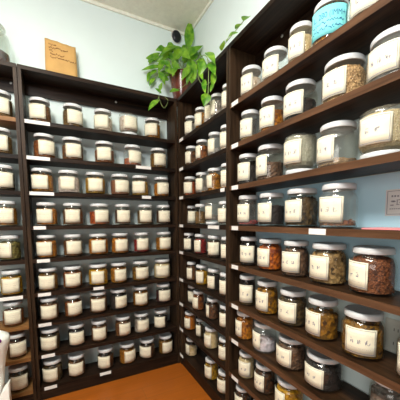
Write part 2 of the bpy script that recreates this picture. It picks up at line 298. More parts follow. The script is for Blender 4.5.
# unit, shelf, x, y, radius, height, label direction, label half angle, contents, fill, flags (F upside-down, T turquoise label, N no label)
JARS=[
('A', 1, -1.0832, -0.1107, 0.0626, 0.148, -108, 48, 'brown bark', 0.7, ''),
('A', 1, -0.8973, -0.1083, 0.0649, 0.148, -77, 45, 'olive brown seeds', 0.7, ''),
('A', 1, -0.7095, -0.1103, 0.063, 0.148, -113, 48, 'pale slices', 0.62, ''),
('A', 1, -0.5345, -0.1047, 0.0685, 0.148, -87, 42, 'pale slices', 0.6, 'F'),
('A', 1, -0.3585, -0.1121, 0.0611, 0.148, -123, 50, 'amber chips', 0.7, ''),
('A', 2, -1.071, -0.1101, 0.0632, 0.148, -71, 46, 'reddish bark', 0.7, ''),
('A', 2, -0.9085, -0.1059, 0.0674, 0.148, -86, 42, 'brown bark', 0.65, ''),
('A', 2, -0.707, -0.1059, 0.0674, 0.148, -101, 43, 'reddish bark', 0.6, ''),
('A', 2, -0.5123, -0.1078, 0.0655, 0.148, -80, 46, 'red berries', 0.35, ''),
('A', 2, -0.3186, -0.1113, 0.062, 0.148, -86, 50, 'yellow brown roots', 0.72, ''),
('A', 3, -1.0928, -0.1079, 0.0653, 0.148, -105, 46, 'amber chips', 0.72, ''),
('A', 3, -0.9407, -0.1051, 0.0681, 0.148, -99, 40, 'white slices', 0.7, ''),
('A', 3, -0.7755, -0.1061, 0.0672, 0.148, -94, 43, 'yellow chips', 0.72, ''),
('A', 3, -0.608, -0.1072, 0.0661, 0.148, -83, 47, 'pinkish powder', 0.7, ''),
('A', 3, -0.4628, -0.1103, 0.0629, 0.148, -118, 48, 'yellow chips', 0.7, ''),
('A', 3, -0.2968, -0.1132, 0.06, 0.148, -88, 50, 'orange flakes', 0.65, ''),
('A', 4, -1.0778, -0.1101, 0.0631, 0.148, -105, 46, 'orange flakes', 0.7, ''),
('A', 4, -0.9243, -0.1083, 0.0649, 0.148, -95, 43, 'brown bark', 0.72, ''),
('A', 4, -0.7551, -0.1042, 0.069, 0.148, -80, 42, 'red berries', 0.6, ''),
('A', 4, -0.5969, -0.1147, 0.0585, 0.148, -91, 50, 'dark brown roots', 0.7, ''),
('A', 4, -0.4307, -0.1134, 0.0599, 0.148, -98, 47, 'olive brown seeds', 0.7, ''),
('A', 4, -0.2854, -0.1162, 0.057, 0.148, -97, 50, 'dark brown roots', 0.7, ''),
('A', 5, -1.0881, -0.1127, 0.0605, 0.148, -109, 50, 'orange flakes', 0.72, ''),
('A', 5, -0.9334, -0.1121, 0.0611, 0.148, -83, 47, 'brown bark', 0.7, ''),
('A', 5, -0.7707, -0.1052, 0.0681, 0.148, -94, 41, 'orange flakes', 0.72, ''),
('A', 5, -0.6216, -0.1101, 0.0631, 0.148, -87, 43, 'orange flakes', 0.72, ''),
('A', 5, -0.4632, -0.1136, 0.0597, 0.148, -92, 46, 'dark red berries', 0.6, ''),
('A', 5, -0.2864, -0.1106, 0.0627, 0.148, -90, 45, 'amber chips', 0.65, ''),
('A', 6, -1.0911, -0.1142, 0.059, 0.148, -100, 49, 'yellow brown roots', 0.72, ''),
('A', 6, -0.9443, -0.1103, 0.0629, 0.148, -90, 46, 'reddish bark', 0.7, ''),
('A', 6, -0.779, -0.1055, 0.0677, 0.148, -100, 37, 'bright yellow slices', 0.72, ''),
('A', 6, -0.6377, -0.1122, 0.061, 0.148, -83, 43, 'amber chips', 0.7, ''),
('A', 6, -0.4752, -0.1081, 0.0652, 0.148, -87, 47, 'yellow brown roots', 0.65, ''),
('A', 6, -0.2999, -0.1068, 0.0665, 0.148, -105, 50, 'pale yellow powder', 0.74, ''),
('A', 7, -1.0936, -0.1151, 0.0581, 0.148, -91, 50, 'brown bark', 0.7, ''),
('A', 7, -0.948, -0.1152, 0.058, 0.148, -78, 49, 'reddish bark', 0.65, ''),
('A', 7, -0.7852, -0.1106, 0.0626, 0.148, -99, 46, 'brown bark', 0.7, ''),
('A', 7, -0.6451, -0.1098, 0.0635, 0.148, -76, 43, 'black seeds', 0.7, ''),
('A', 7, -0.4779, -0.1111, 0.0621, 0.148, -99, 46, 'amber chips', 0.68, ''),
('A', 7, -0.2963, -0.1123, 0.0609, 0.148, -92, 50, 'dark plum fruit', 0.6, ''),
('A', 8, -1.0975, -0.1123, 0.061, 0.148, -102, 50, 'dark olive leaves', 0.7, ''),
('A', 8, -0.938, -0.1147, 0.0586, 0.148, -90, 49, 'black seeds', 0.7, ''),
('A', 8, -0.7884, -0.1156, 0.0576, 0.148, -94, 48, 'brown bark', 0.7, ''),
('A', 8, -0.6192, -0.1126, 0.0606, 0.148, -83, 43, 'brown bark', 0.7, ''),
('A', 8, -0.4786, -0.1148, 0.0584, 0.148, -84, 50, 'pale grey slices', 0.65, ''),
('A', 8, -0.3228, -0.1167, 0.0565, 0.148, -121, 48, 'black seeds', 0.6, ''),
('A', 9, -1.0934, -0.1115, 0.0618, 0.148, -112, 49, 'dark olive leaves', 0.74, ''),
('A', 9, -0.947, -0.1147, 0.0586, 0.148, -97, 50, 'brown bark', 0.65, ''),
('A', 9, -0.7522, -0.1132, 0.0601, 0.148, -112, 44, 'dark brown roots', 0.6, ''),
('A', 9, -0.5932, -0.1112, 0.062, 0.148, -75, 45, 'amber chips', 0.65, ''),
('A', 9, -0.4374, -0.1117, 0.0616, 0.148, -128, 50, 'dark brown roots', 0.65, ''),
('A', 9, -0.2862, -0.1153, 0.058, 0.148, -86, 46, 'yellow brown roots', 0.7, ''),
('B', 1, -1.2831, -0.1115, 0.0618, 0.152, -90, 50, 'olive brown seeds', 0.7, ''),
('B', 2, -1.2959, -0.1122, 0.061, 0.152, -97, 50, 'olive brown seeds', 0.7, ''),
('B', 3, -1.2976, -0.1107, 0.0626, 0.152, -77, 50, 'dark olive leaves', 0.7, ''),
('B', 4, -1.2944, -0.1123, 0.061, 0.152, -94, 50, 'amber chips', 0.7, ''),
('B', 5, -1.2871, -0.1127, 0.0605, 0.152, -123, 48, 'green leaves', 0.7, ''),
('B', 6, -1.289, -0.1123, 0.061, 0.152, -88, 46, 'bright yellow slices', 0.7, ''),
('B', 7, -1.2912, -0.1137, 0.0595, 0.152, -86, 45, 'reddish bark', 0.6, ''),
('B', 8, -1.2849, -0.1164, 0.0568, 0.152, -69, 50, 'dark brown roots', 0.7, ''),
('B', 9, -1.2845, -0.1125, 0.0607, 0.152, -80, 45, 'dark olive leaves', 0.7, ''),
('C', 1, -0.1339, -0.3072, 0.0413, 0.14, -150, 50, 'pale grey slices', 0.6, ''),
('C', 1, -0.1352, -0.4705, 0.04, 0.14, -159, 49, 'amber chips', 0.74, ''),
('C', 1, -0.141, -0.5969, 0.0342, 0.14, -124, 50, 'white slices', 0.6, ''),
('C', 1, -0.1347, -0.6805, 0.0406, 0.14, -175, 36, 'pale grey slices', 0.7, ''),
('C', 1, -0.1435, -0.8081, 0.0318, 0.14, -157, 50, 'pale slices', 0.6, ''),
('C', 2, -0.1302, -0.3123, 0.045, 0.14, -161, 36, 'brown bark', 0.7, ''),
('C', 2, -0.132, -0.4838, 0.0433, 0.14, -171, 36, 'reddish bark', 0.7, ''),
('C', 2, -0.1308, -0.6502, 0.0445, 0.14, -161, 36, 'pale grey slices', 0.3, ''),
('C', 2, -0.1372, -0.7896, 0.038, 0.14, -150, 50, 'pale slices', 0.5, ''),
('C', 3, -0.1277, -0.2813, 0.0475, 0.14, -149, 50, 'red berries', 0.7, ''),
('C', 3, -0.1318, -0.4741, 0.0435, 0.14, -148, 37, 'pale grey slices', 0.6, ''),
('C', 3, -0.1288, -0.6375, 0.0464, 0.14, -174, 36, 'amber chips', 0.72, ''),
('C', 3, -0.1359, -0.7968, 0.0393, 0.14, -149, 41, 'pale slices', 0.5, ''),
('C', 4, -0.0994, -0.2494, 0.0409, 0.14, -112, 50, 'pale grey slices', 0.5, ''),
('C', 4, -0.1314, -0.4562, 0.0438, 0.14, 170, 36, 'olive brown seeds', 0.6, 'N'),
('C', 4, -0.1298, -0.6103, 0.0455, 0.14, -156, 36, 'pale grey slices', 0.2, 'F'),
('C', 4, -0.1367, -0.77, 0.0385, 0.14, -159, 50, 'black seeds', 0.6, ''),
('C', 5, -0.1331, -0.2619, 0.0421, 0.14, -137, 43, 'black seeds', 0.7, ''),
('C', 5, -0.1294, -0.4463, 0.0458, 0.14, -153, 36, 'dark red berries', 0.72, ''),
('C', 5, -0.1288, -0.637, 0.0464, 0.14, -129, 50, 'dark brown roots', 0.72, ''),
('C', 5, -0.1359, -0.7997, 0.0393, 0.14, -149, 41, 'black seeds', 0.7, ''),
('C', 6, -0.1378, -0.3122, 0.0374, 0.14, -146, 36, 'brown bark', 0.7, ''),
('C', 6, -0.1299, -0.4678, 0.0454, 0.14, -145, 40, 'bright yellow slices', 0.65, ''),
('C', 6, -0.132, -0.6358, 0.0432, 0.14, -151, 37, 'black seeds', 0.7, ''),
('C', 6, -0.137, -0.7838, 0.0382, 0.14, -150, 40, 'dark brown roots', 0.6, ''),
('C', 7, -0.0985, -0.2503, 0.0418, 0.14, -141, 39, 'pale grey slices', 0.6, ''),
('C', 7, -0.1313, -0.416, 0.044, 0.14, -165, 42, 'reddish bark', 0.72, ''),
('C', 7, -0.1301, -0.6223, 0.0452, 0.14, 169, 36, 'dark brown roots', 0.7, ''),
('C', 7, -0.1356, -0.7854, 0.0396, 0.14, -147, 44, 'dark olive leaves', 0.7, ''),
('C', 8, -0.1257, -0.2545, 0.046, 0.14, -153, 37, 'orange powder', 0.74, ''),
('C', 8, -0.1245, -0.422, 0.0307, 0.14, -148, 38, 'dark olive leaves', 0.6, ''),
('C', 8, -0.1268, -0.5946, 0.0485, 0.14, -165, 42, 'pale yellow powder', 0.74, ''),
('C', 8, -0.1339, -0.7755, 0.0414, 0.14, -153, 38, 'yellow brown roots', 0.6, ''),
('C', 9, -0.1152, -0.2545, 0.046, 0.14, -173, 36, 'pale yellow chunks', 0.4, ''),
('C', 9, -0.1272, -0.5981, 0.0481, 0.14, -159, 38, 'yellow chips', 0.7, ''),
('C', 9, -0.1306, -0.7658, 0.0446, 0.14, -160, 49, 'yellow brown roots', 0.7, ''),
('D', 1, -0.1129, -0.9802, 0.0544, 0.148, -161, 38, 'pale slices', 0.6, ''),
('D', 1, -0.1106, -1.1471, 0.0566, 0.142, -167, 47, 'dark brown roots', 0.3, ''),
('D', 1, -0.1175, -1.2976, 0.0498, 0.15, -166, 42, 'pale yellow powder', 0.66, ''),
('D', 1, -0.1045, -1.4163, 0.0628, 0.156, -149, 60, 'mixed flower pieces', 0.5, 'T'),
('D', 1, -0.1013, -1.5602, 0.0659, 0.128, -172, 38, 'pale slices', 0.6, ''),
('D', 2, -0.1167, -0.9789, 0.0505, 0.152, -164, 47, 'yellow chips', 0.18, ''),
('D', 2, -0.111, -1.1323, 0.0563, 0.154, -168, 45, 'orange flakes', 0.6, ''),
('D', 2, -0.1017, -1.2864, 0.0655, 0.154, -172, 44, 'black seeds', 0.5, ''),
('D', 2, -0.0959, -1.4722, 0.0714, 0.148, -176, 36, 'tan grain', 0.76, ''),
('D', 2, -0.096, -1.6318, 0.0713, 0.14, 179, 37, 'pale grey slices', 0.3, ''),
('D', 3, -0.1121, -0.9622, 0.0552, 0.156, -166, 45, 'black seeds', 0.6, ''),
('D', 3, -0.103, -1.1155, 0.0643, 0.164, 176, 39, 'grey brown roots', 0.5, ''),
('D', 3, -0.102, -1.2941, 0.0652, 0.158, -176, 41, 'pale green powder', 0.7, 'F'),
('D', 3, -0.1015, -1.4604, 0.0658, 0.154, 166, 41, 'tan powder', 0.18, ''),
('D', 3, -0.0978, -1.614, 0.0695, 0.146, -176, 40, 'pale yellow powder', 0.66, 'F'),
('D', 4, -0.111, -0.9627, 0.0562, 0.158, -167, 44, 'dark red berries', 0.15, ''),
('D', 4, -0.1049, -1.1316, 0.0623, 0.154, -177, 45, 'black seeds', 0.6, ''),
('D', 4, -0.1017, -1.3076, 0.0655, 0.156, -177, 39, 'dark olive leaves', 0.72, ''),
('D', 4, -0.1047, -1.475, 0.0625, 0.156, -175, 45, 'reddish bark', 0.12, ''),
('D', 5, -0.1183, -0.9822, 0.0489, 0.15, -146, 50, 'black seeds', 0.7, ''),
('D', 5, -0.1084, -1.1323, 0.0589, 0.148, -179, 43, 'red orange slices', 0.74, ''),
('D', 5, -0.1116, -1.2936, 0.0557, 0.15, -172, 50, 'grey brown roots', 0.76, ''),
('D', 5, -0.1019, -1.4427, 0.0653, 0.15, 178, 39, 'yellow straw', 0.76, ''),
('D', 5, -0.1014, -1.6022, 0.0659, 0.15, 164, 36, 'red brown powder', 0.76, ''),
('D', 6, -0.122, -0.9756, 0.0453, 0.162, -141, 50, 'dark olive leaves', 0.6, ''),
('D', 6, -0.1127, -1.122, 0.0545, 0.16, -171, 43, 'yellow flowers', 0.74, ''),
('D', 6, -0.1065, -1.2791, 0.0608, 0.152, -170, 46, 'dark olive leaves', 0.76, ''),
('D', 6, -0.1079, -1.4299, 0.0593, 0.154, 169, 42, 'ochre slices', 0.6, ''),
('D', 6, -0.1019, -1.5814, 0.0653, 0.152, -155, 41, 'yellow brown roots', 0.74, ''),
('D', 6, -0.1097, -1.7507, 0.0575, 0.152, -180, 40, 'pale slices', 0.6, ''),
('D', 7, -0.1163, -0.9514, 0.0509, 0.152, 176, 36, 'orange flakes', 0.72, ''),
('D', 7, -0.1092, -1.1041, 0.058, 0.142, 172, 36, 'white chunks', 0.35, ''),
('D', 7, -0.103, -1.2749, 0.0643, 0.138, 178, 45, 'grey brown roots', 0.74, ''),
('D', 7, -0.0974, -1.4335, 0.0698, 0.13, -177, 36, 'black seeds', 0.74, ''),
('D', 8, -0.123, -0.9766, 0.0442, 0.141, -149, 50, 'pale yellow powder', 0.7, ''),
('D', 8, -0.1157, -1.1185, 0.0515, 0.143, -175, 39, 'dark brown roots', 0.74, ''),
('D', 8, -0.1047, -1.2715, 0.0626, 0.145, 169, 36, 'bright yellow slices', 0.74, ''),
('D', 9, -0.1219, -0.9458, 0.0453, 0.142, -171, 41, 'dark brown roots', 0.7, ''),
('D', 9, -0.122, -1.0966, 0.0452, 0.142, 178, 36, 'yellow chips', 0.7, '')]
# further jars: clear ones standing deeper on the top shelf, one on the seventh shelf at the right edge
JARS += [('D', 7, -0.0700, -1.6600, 0.0580, 0.148, -170, 40, 'pale grey slices', 0.6, 'K')]
# ------------------------------------------------------------------ jars
def jar_meshes(u, rnd, r, h, herb, fill, flip, teal, nolab, haf):
    fz = (lambda z: h-z) if flip else (lambda z: z)
    out = []
    # glass
    bm = bmesh.new()
    prof = [(0, .006), (.80*r, .004), (.90*r, 0), (.965*r, .004), (r, .016), (r, .60*h), (.985*r, .67*h), (.93*r, .735*h), (.855*r, .785*h), (.82*r, .80*h), (.815*r, .93*h)]
    lathe(bm, [(a, fz(b)) for a, b in prof], 36); out.append(('glass_body', bm, GLASS_D if (fill < .4 or flip) else GLASS, True))
    # lid
    bm = bmesh.new(); R_ = .89*r
    lathe(bm, [(a, fz(b)) for a, b in [(.83*r, .865*h), (R_-.001, .862*h), (R_, .872*h), (R_, .965*h), (R_-.0035, .993*h), (R_-.009, h), (R_-.013, h-.0015), (0, h-.0015)]], 36)
    out.append(('lid', bm, LID, True))
    # contents
    c1, c2, grain, shape, cnt = HERB[herb]
    bm = bmesh.new(); z0 = .009; top = max(fill*h, .02); ri = .955*r
    if flip: z0, top = h*(1-.78), h*.985; top = z0+(top-z0)*fill/.74
    def prad(z):
        q = (h-z)/h if flip else z/h
        return ri if q < .60 else (ri*(1-.35*(q-.60)) if q < .70 else ri*max(.5, .965-(q-.70)*1.6))
    jit = .0012 if not shape else .0028
    seed = rnd.uniform(0, 99)
    def nz(x, y, z, s): return noise.noise(Vector((x*s+seed, y*s, z*s)))
    N = 8; prof = [(0, z0)]+[(prad(z0)*.98, z0)]
    rings = []
    for i in range(N+1):
        z = z0+(top-z0)*i/N
        rings.append([(prad(z)-jit+jit*nz(cos(2*pi*k/28)*r, sin(2*pi*k/28)*r, z, 90), 2*pi*k/28, z + ((.004*nz(cos(2*pi*k/28)*r*3, sin(2*pi*k/28)*r*3, seed, 14)) if i == N else 0)) for k in range(28)])
    for q, s in ((.7, .003), (.35, .006)):
        rings.append([(prad(top)*q, 2*pi*k/28, top+s+.006*nz(cos(2*pi*k/28)*q, sin(2*pi*k/28)*q, seed, 4)) for k in range(28)])
    VR = [[bm.verts.new((a*cos(t), a*sin(t), z)) for a, t, z in ring] for ring in rings]
    for A, B in zip(VR, VR[1:]):
        for k in range(28): bm.faces.new((A[k], A[(k+1) % 28], B[(k+1) % 28], B[k]))
    bm.faces.new(VR[-1]); bm.faces.new(list(reversed(VR[0])))
    for _ in range(cnt):
        t = rnd.uniform(0, 2*pi)
        if rnd.random() < .78: z = rnd.uniform(z0+.006, top); rr = prad(z)-.0055
        else: z = top+.003; rr = ri*.8*math.sqrt(rnd.random())
        sx, sy, sz = {'chip': (.004, .009, .006), 'stick': (.0022, .016, .0022), 'disc': (.0022, .0095, .0085), 'grain': (.0028, .0042, .0028), 'ball': (.0045, .0045, .0045)}[shape]
        k = rnd.uniform(.7, 1.2)
        if shape in ('ball', 'grain'):
            g = bmesh.ops.create_icosphere(bm, subdivisions=1, radius=1)['verts']
        elif shape == 'disc':
            g = bmesh.ops.create_cone(bm, cap_ends=True, segments=7, radius1=1, radius2=.9, depth=1.2)['verts']
            for v in g: v.co = Vector((v.co.z, v.co.x, v.co.y))
        else: g = bmesh.ops.create_cube(bm, size=1.7)['verts']
        tilt = Matrix.Rotation(rnd.uniform(0, pi), 3, 'X') @ Matrix.Rotation(rnd.uniform(-.12, .12), 3, 'Z')
        if shape == 'stick': tilt = Matrix.Rotation(rnd.uniform(0, pi), 3, 'X')
        lim = prad(z)/1.0
        for v in g:
            c = tilt @ Vector((v.co.x*sx*k, v.co.y*sy*k, v.co.z*sz*k))
            rad = rr+c.x; th = t + c.y/max(rr, .02); zz = min(max(z+c.z, z0), top+.012)
            rad = min(rad, prad(zz)+.0012)
            v.co = Vector((rad*cos(th), rad*sin(th), zz))
    out.append(('contents', bm, HM[herb], False))
    # label (wraps the side that faces +X before the jar is turned)
    if not nolab:
        bm = bmesh.new(); lr = r+.0008; zl0, zl1 = .13*h, .70*h
        if flip: zl0, zl1 = .28*h, .85*h
        if teal: zl0, zl1 = .17*h, .76*h
        tw = rnd.uniform(-.035, .035)
        if teal: tw = 0
        n = 16
        def lp(a_, v, e=0):
            t = -haf+2*haf*a_; z = zl0+(zl1-zl0)*v+tw*(a_-.5)*r
            rr = (lr + e) if (z/h if not flip else 1-z/h) < .62 else (lr+e+.0004)
            return Vector((rr*cos(t), rr*sin(t), z))
        q = [[bm.verts.new(lp(i/n, j/3, e)) for i in range(n+1)] for e in (0, .0006) for j in range(4)]
        for k in range(3):
            for i in range(n):
                bm.faces.new((q[k][i], q[k][i+1], q[k+1][i+1], q[k+1][i])); bm.faces.new((q[4+k][i], q[4+k+1][i], q[4+k+1][i+1], q[4+k][i+1]))
        for i in range(n):
            bm.faces.new((q[0][i], q[4][i], q[4][i+1], q[0][i+1])); bm.faces.new((q[3][i], q[3][i+1], q[7][i+1], q[7][i]))
        for k in range(3):
            bm.faces.new((q[k][0], q[k+1][0], q[4+k+1][0], q[4+k][0])); bm.faces.new((q[k][n], q[4+k][n], q[4+k+1][n], q[k+1][n]))
        out.append(('paper_label', bm, TEAL if teal else CREAM, True))
        bm = bmesh.new(); W = 2*haf*r; H = zl1-zl0
        def mark(u0, v0, u1, v1):
            m_ = max(1, int((u1-u0)*12))
            for i in range(m_):
                a, b = u0+(u1-u0)*i/m_, u0+(u1-u0)*(i+1)/m_
                bm.faces.new([bm.verts.new(lp(x, y, .0010)) for x, y in ((a, v0), (b, v0), (b, v1), (a, v1))])
        def stroke(us, v, du, dv, wd):   # a slanted pen stroke in metres on the label
            L = math.hypot(du, dv); nx, ny = -dv/L*wd/2, du/L*wd/2
            pts = [(us*W+nx, v*H+ny), (us*W+du+nx, v*H+dv+ny), (us*W+du-nx, v*H+dv-ny), (us*W-nx, v*H-ny)]
            bm.faces.new([bm.verts.new(lp(x/W, y/H, .0010)) for x, y in pts])
        if teal:
            for txt, u0, v0, size in (("L. 280 (IMM+)", .12, .60, .026),):
                cu = bpy.data.curves.new('t', 'FONT'); cu.body = txt; cu.size = size; to = bpy.data.objects.new('t', cu)
                me = bpy.data.meshes.new_from_object(to)
                xs = [v.co.x for v in me.vertices]; sc_ = .84*W/(max(xs)-min(xs)) if xs else 1
                tb = bmesh.new(); tb.from_mesh(me)
                mp = {v: bm.verts.new(lp(u0+(v.co.x-min(xs))*sc_/W, v0+v.co.y/H, .0010)) for v in tb.verts}
                for f in tb.faces: bm.faces.new([mp[v] for v in f.verts])
                tb.free(); bpy.data.objects.remove(to); bpy.data.meshes.remove(me); bpy.data.curves.remove(cu)
            for v in (.46, .24):
                x = .08
                while x < .88:
                    stroke(x, v+rnd.uniform(-.02, .02), rnd.uniform(.002, .006), rnd.uniform(-.007, .007), .0024); x += .032
            out.append(('handwriting', bm, TEALINK, False))
        else:
            b_ = .06
            for v in (b_*.9, 1-b_*.9-.008): mark(b_, v, 1-b_, v+.018)
            for q_ in (b_, 1-b_-.014): mark(q_, b_, q_+.014, 1-b_)
            x = .18
            while x < .80: stroke(x, .78, rnd.uniform(.001, .0026), rnd.uniform(-.001, .002), .0011); x += .05
            x = .14
            while x < .84: stroke(x, .24, rnd.uniform(.001, .0024), rnd.uniform(-.001, .001), .0009); x += .055
            if u != 'D':
                for vv in (.62, .48, .36):
                    x = .20+rnd.uniform(0, .08)
                    while x < .80-rnd.uniform(0, .15): stroke(x, vv, rnd.uniform(.0018, .0034), rnd.uniform(-.001, .002), .0014); x += .062
            for c_ in () if u != 'D' else rnd.choice([(.32, .62), (.24, .48, .72), (.34, .64)]):
                for _ in range(6):
                    if rnd.random() < .5: stroke(c_+rnd.uniform(-.07, 0), .5+rnd.uniform(-.09, .09), rnd.uniform(.004, .009), rnd.uniform(-.001, .002), .0017)
                    else: stroke(c_+rnd.uniform(-.06, .06), .40+rnd.uniform(0, .06), rnd.uniform(-.002, .002), rnd.uniform(.007, .013), .0017)
            out.append(('label_print', bm, INK if u == 'D' else INK_L, False))
    return out

ORD = ['first', 'second', 'third', 'fourth', 'fifth', 'sixth']
ROWN = ['top', 'second', 'third', 'fourth', 'fifth', 'sixth', 'seventh', 'eighth', 'bottom']
UN = {'A': 'wide left-wall unit', 'B': 'far-left unit', 'C': 'narrow corner unit', 'D': 'near right unit'}
GR = {'A': 'herb jars on the wide left-wall shelving', 'B': 'herb jars on the far-left shelving', 'C': 'herb jars on the narrow corner shelving', 'D': 'herb jars on the near right shelving'}
from collections import Counter
ncol = Counter((j[0], j[1]) for j in JARS); hcol = Counter((j[0], j[1], j[8]) for j in JARS)
seen = Counter()
for j in JARS:
    u, row, x, y, r, h, az, haf, herb, fill, fl = j
    rnd = random.Random(hash((round(x*1000), round(y*1000), row)) & 0xffff)
    seen[(u, row)] += 1; k = seen[(u, row)]; n = ncol[(u, row)]
    look = herb
    if 'T' in fl: look = herb+' with turquoise handwritten label'
    elif 'F' in fl: look = 'upside-down '+herb
    elif 'K' in fl: look = 'unlabelled '+herb
    kind = 'upside-down jar of '+herb if 'F' in fl else ('jar of '+herb)
    place = f"{ROWN[row-1]} shelf of {UN[u]}"
    if n == 1: lab = f"{kind} on {place}"
    elif k == n and u in 'AC': lab = f"{kind}, last on right, {place}"
    elif k == 1: lab = f"{kind}, first from left, {place}"
    else: lab = f"{kind}, {ORD[k-1]} from left, {place}"
    if 'T' in fl: lab = 'jar of mixed flower pieces with a big turquoise handwritten label, top shelf'
    t = thing('herb_jar', lab, 'jar', (x, y, ZS[row-1]+TH/2+.0004), GR[u], R(az))
    glass = None
    parts = jar_meshes(u, rnd, r, h, herb, fill, 'F' in fl, 'T' in fl, 'N' in fl or 'K' in fl, R(haf))
    lab_o = None
    for name, bm, mat, sm in parts:
        o = finish(name, bm, mat, t, sm, recalc=name in ('glass_body', 'lid', 'contents', 'paper_label'))
        if name == 'paper_label': lab_o = o
        if name in ('label_print', 'handwriting'): o.parent = lab_o
        if name == 'lid' and (u == 'C' and row == 8 and k == 2): o.data.materials[0] = LID_G

# ------------------------------------------------------------------ things on and round the shelving
def zs(b):
    for v in b.verts: v.co.z *= .78
# big apothecary jar on top of the far-left unit
t = thing('storage_jar', 'big clear glass jar of brown herbs on top of far-left unit', 'jar', (XA-.118, -.100, ZTOP+.0004))
bm = bmesh.new(); lathe(bm, [(0, .008), (.060, .004), (.078, 0), (.084, .012), (.084, .185), (.078, .215), (.062, .238), (.058, .248), (.060, .262)], 40); zs(bm); finish('glass_body', bm, GLASS_T, t, True)
bm = bmesh.new(); lathe(bm, [(0, .262), (.064, .262), (.068, .268), (.062, .285), (.045, .305), (.02, .316), (.012, .322), (.018, .336), (.014, .350), (0, .353)], 32); zs(bm); finish('glass_lid', bm, GLASS_L, t, True)
bm = bmesh.new(); rnd = random.Random(5)
lathe(bm, [(0, .010), (.074, .010), (.079, .02), (.079, .085), (.06, .10), (.03, .108), (0, .11)], 28)
for v in bm.verts:
    if v.co.xy.length > .01: v.co *= 1-.05*abs(noise.noise(v.co*60))
for _ in range(70):
    a = rnd.uniform(0, 2*pi); zz = rnd.uniform(.015, .105); rr = .075 if zz < .085 else .05
    g = bmesh.ops.create_cube(bm, size=.014)['verts']; M = Matrix.Translation((rr*cos(a)*.94, rr*sin(a)*.94, zz)) @ Matrix.Rotation(a, 4, 'Z') @ Matrix.Rotation(rnd.uniform(0, 3), 4, 'X') @ Matrix.Diagonal((.4, 1, .7, 1))
    for v in g: v.co = M @ v.co
zs(bm); finish('contents', bm, HM['dark plum fruit'], t)

# kraft paper bag
a0, a1 = on_left(44, 36.5, -.075), on_left(76, 44.5, -.075)
zt = (a0.z+a1.z)/2; wd = a1.x-a0.x
t = thing('paper_bag', 'brown kraft paper bag with handwriting standing on top of the wide unit', 'bag', ((a0.x+a1.x)/2, -.060, ZTOP+.0004))
hb = zt-ZTOP; bm = bmesh.new(); nx, nz = 10, 10; rnd = random.Random(3)
def bagp(u, v, s):
    th = .030*(1-v)**.7+.0015
    return Vector(((u-.5)*wd*(1+.02*sin(v*5)), -s*th*(1-.5*abs(2*u-1)**3)+.010*v+.0015*sin(u*9+v*7+s), v*hb + .006*v*(1-2*u)+.0015*sin(u*20)*v))
G = {s: [[bm.verts.new(bagp(i/nx, k/nz, s)) for i in range(nx+1)] for k in range(nz+1)] for s in (1, -1)}
for s in (1, -1):
    for k in range(nz):
        for i in range(nx): bm.faces.new((G[s][k][i], G[s][k][i+1], G[s][k+1][i+1], G[s][k+1][i]))
for k in range(nz):
    for i in (0, nx): bm.faces.new((G[1][k][i], G[1][k+1][i], G[-1][k+1][i], G[-1][k][i]))
for i in range(nx):
    bm.faces.new((G[1][0][i], G[1][0][i+1], G[-1][0][i+1], G[-1][0][i])); bm.faces.new((G[1][nz][i], G[1][nz][i+1], G[-1][nz][i+1], G[-1][nz][i]))
bag = finish('bag_body', bm, KRAFT, t, True)
bm = bmesh.new()
for v, u0, u1 in ((.86, .12, .36), (.78, .12, .72), (.70, .14, .26), (.62, .16, .62), (.54, .16, .98)):
    u = u0; v -= 0
    while u < u1-.02:
        du, dv = rnd.uniform(.015, .035), rnd.uniform(-.03, .03)
        vv = v - .10*(u-.1)*0
        p = [bagp(min(.99, u), vv, 1), bagp(min(.99, u+du), vv+dv, 1), bagp(min(.99, u+du), vv+dv+.026, 1), bagp(min(.99, u), vv+.026, 1)]
        bm.faces.new([bm.verts.new(q+Vector((0, -.0012, 0))) for q in p]); u += .034
finish('handwriting', bm, KINK, bag, recalc=False)

# dark round fixture high in the corner
q = on_left(177.2, 35.3, -.022)
t = thing('wall_fixture', 'small black round fixture high on the wall behind the plant', 'fixture', q)
bm = bmesh.new(); lathe(bm, [(0, 0), (.024, .0), (.034, .004), (.038, .010), (.038, .020)], 28)
for v in bm.verts: v.co = Vector((v.co.x, v.co.z, v.co.y*1.2))
finish('cap', bm, BLACKPL, t, True)
bm = bmesh.new(); lathe(bm, [(.0, .018), (.046, .018), (.046, .022), (0, .022)], 28)
for v in bm.verts: v.co = Vector((v.co.x, v.co.z, v.co.y*1.15))
finish('base_ring', bm, PLATE, t, True)

# blue sheet on the wall behind the near right unit
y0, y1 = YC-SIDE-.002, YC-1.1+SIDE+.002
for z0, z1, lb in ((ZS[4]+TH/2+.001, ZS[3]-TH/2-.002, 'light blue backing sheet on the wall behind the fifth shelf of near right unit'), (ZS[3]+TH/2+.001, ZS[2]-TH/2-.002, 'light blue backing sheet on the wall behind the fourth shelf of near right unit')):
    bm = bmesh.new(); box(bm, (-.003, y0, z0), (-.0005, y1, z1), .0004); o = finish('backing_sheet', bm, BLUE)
    o['label'] = lb; o['category'] = 'backing sheet'; o['group'] = 'blue backing sheets'
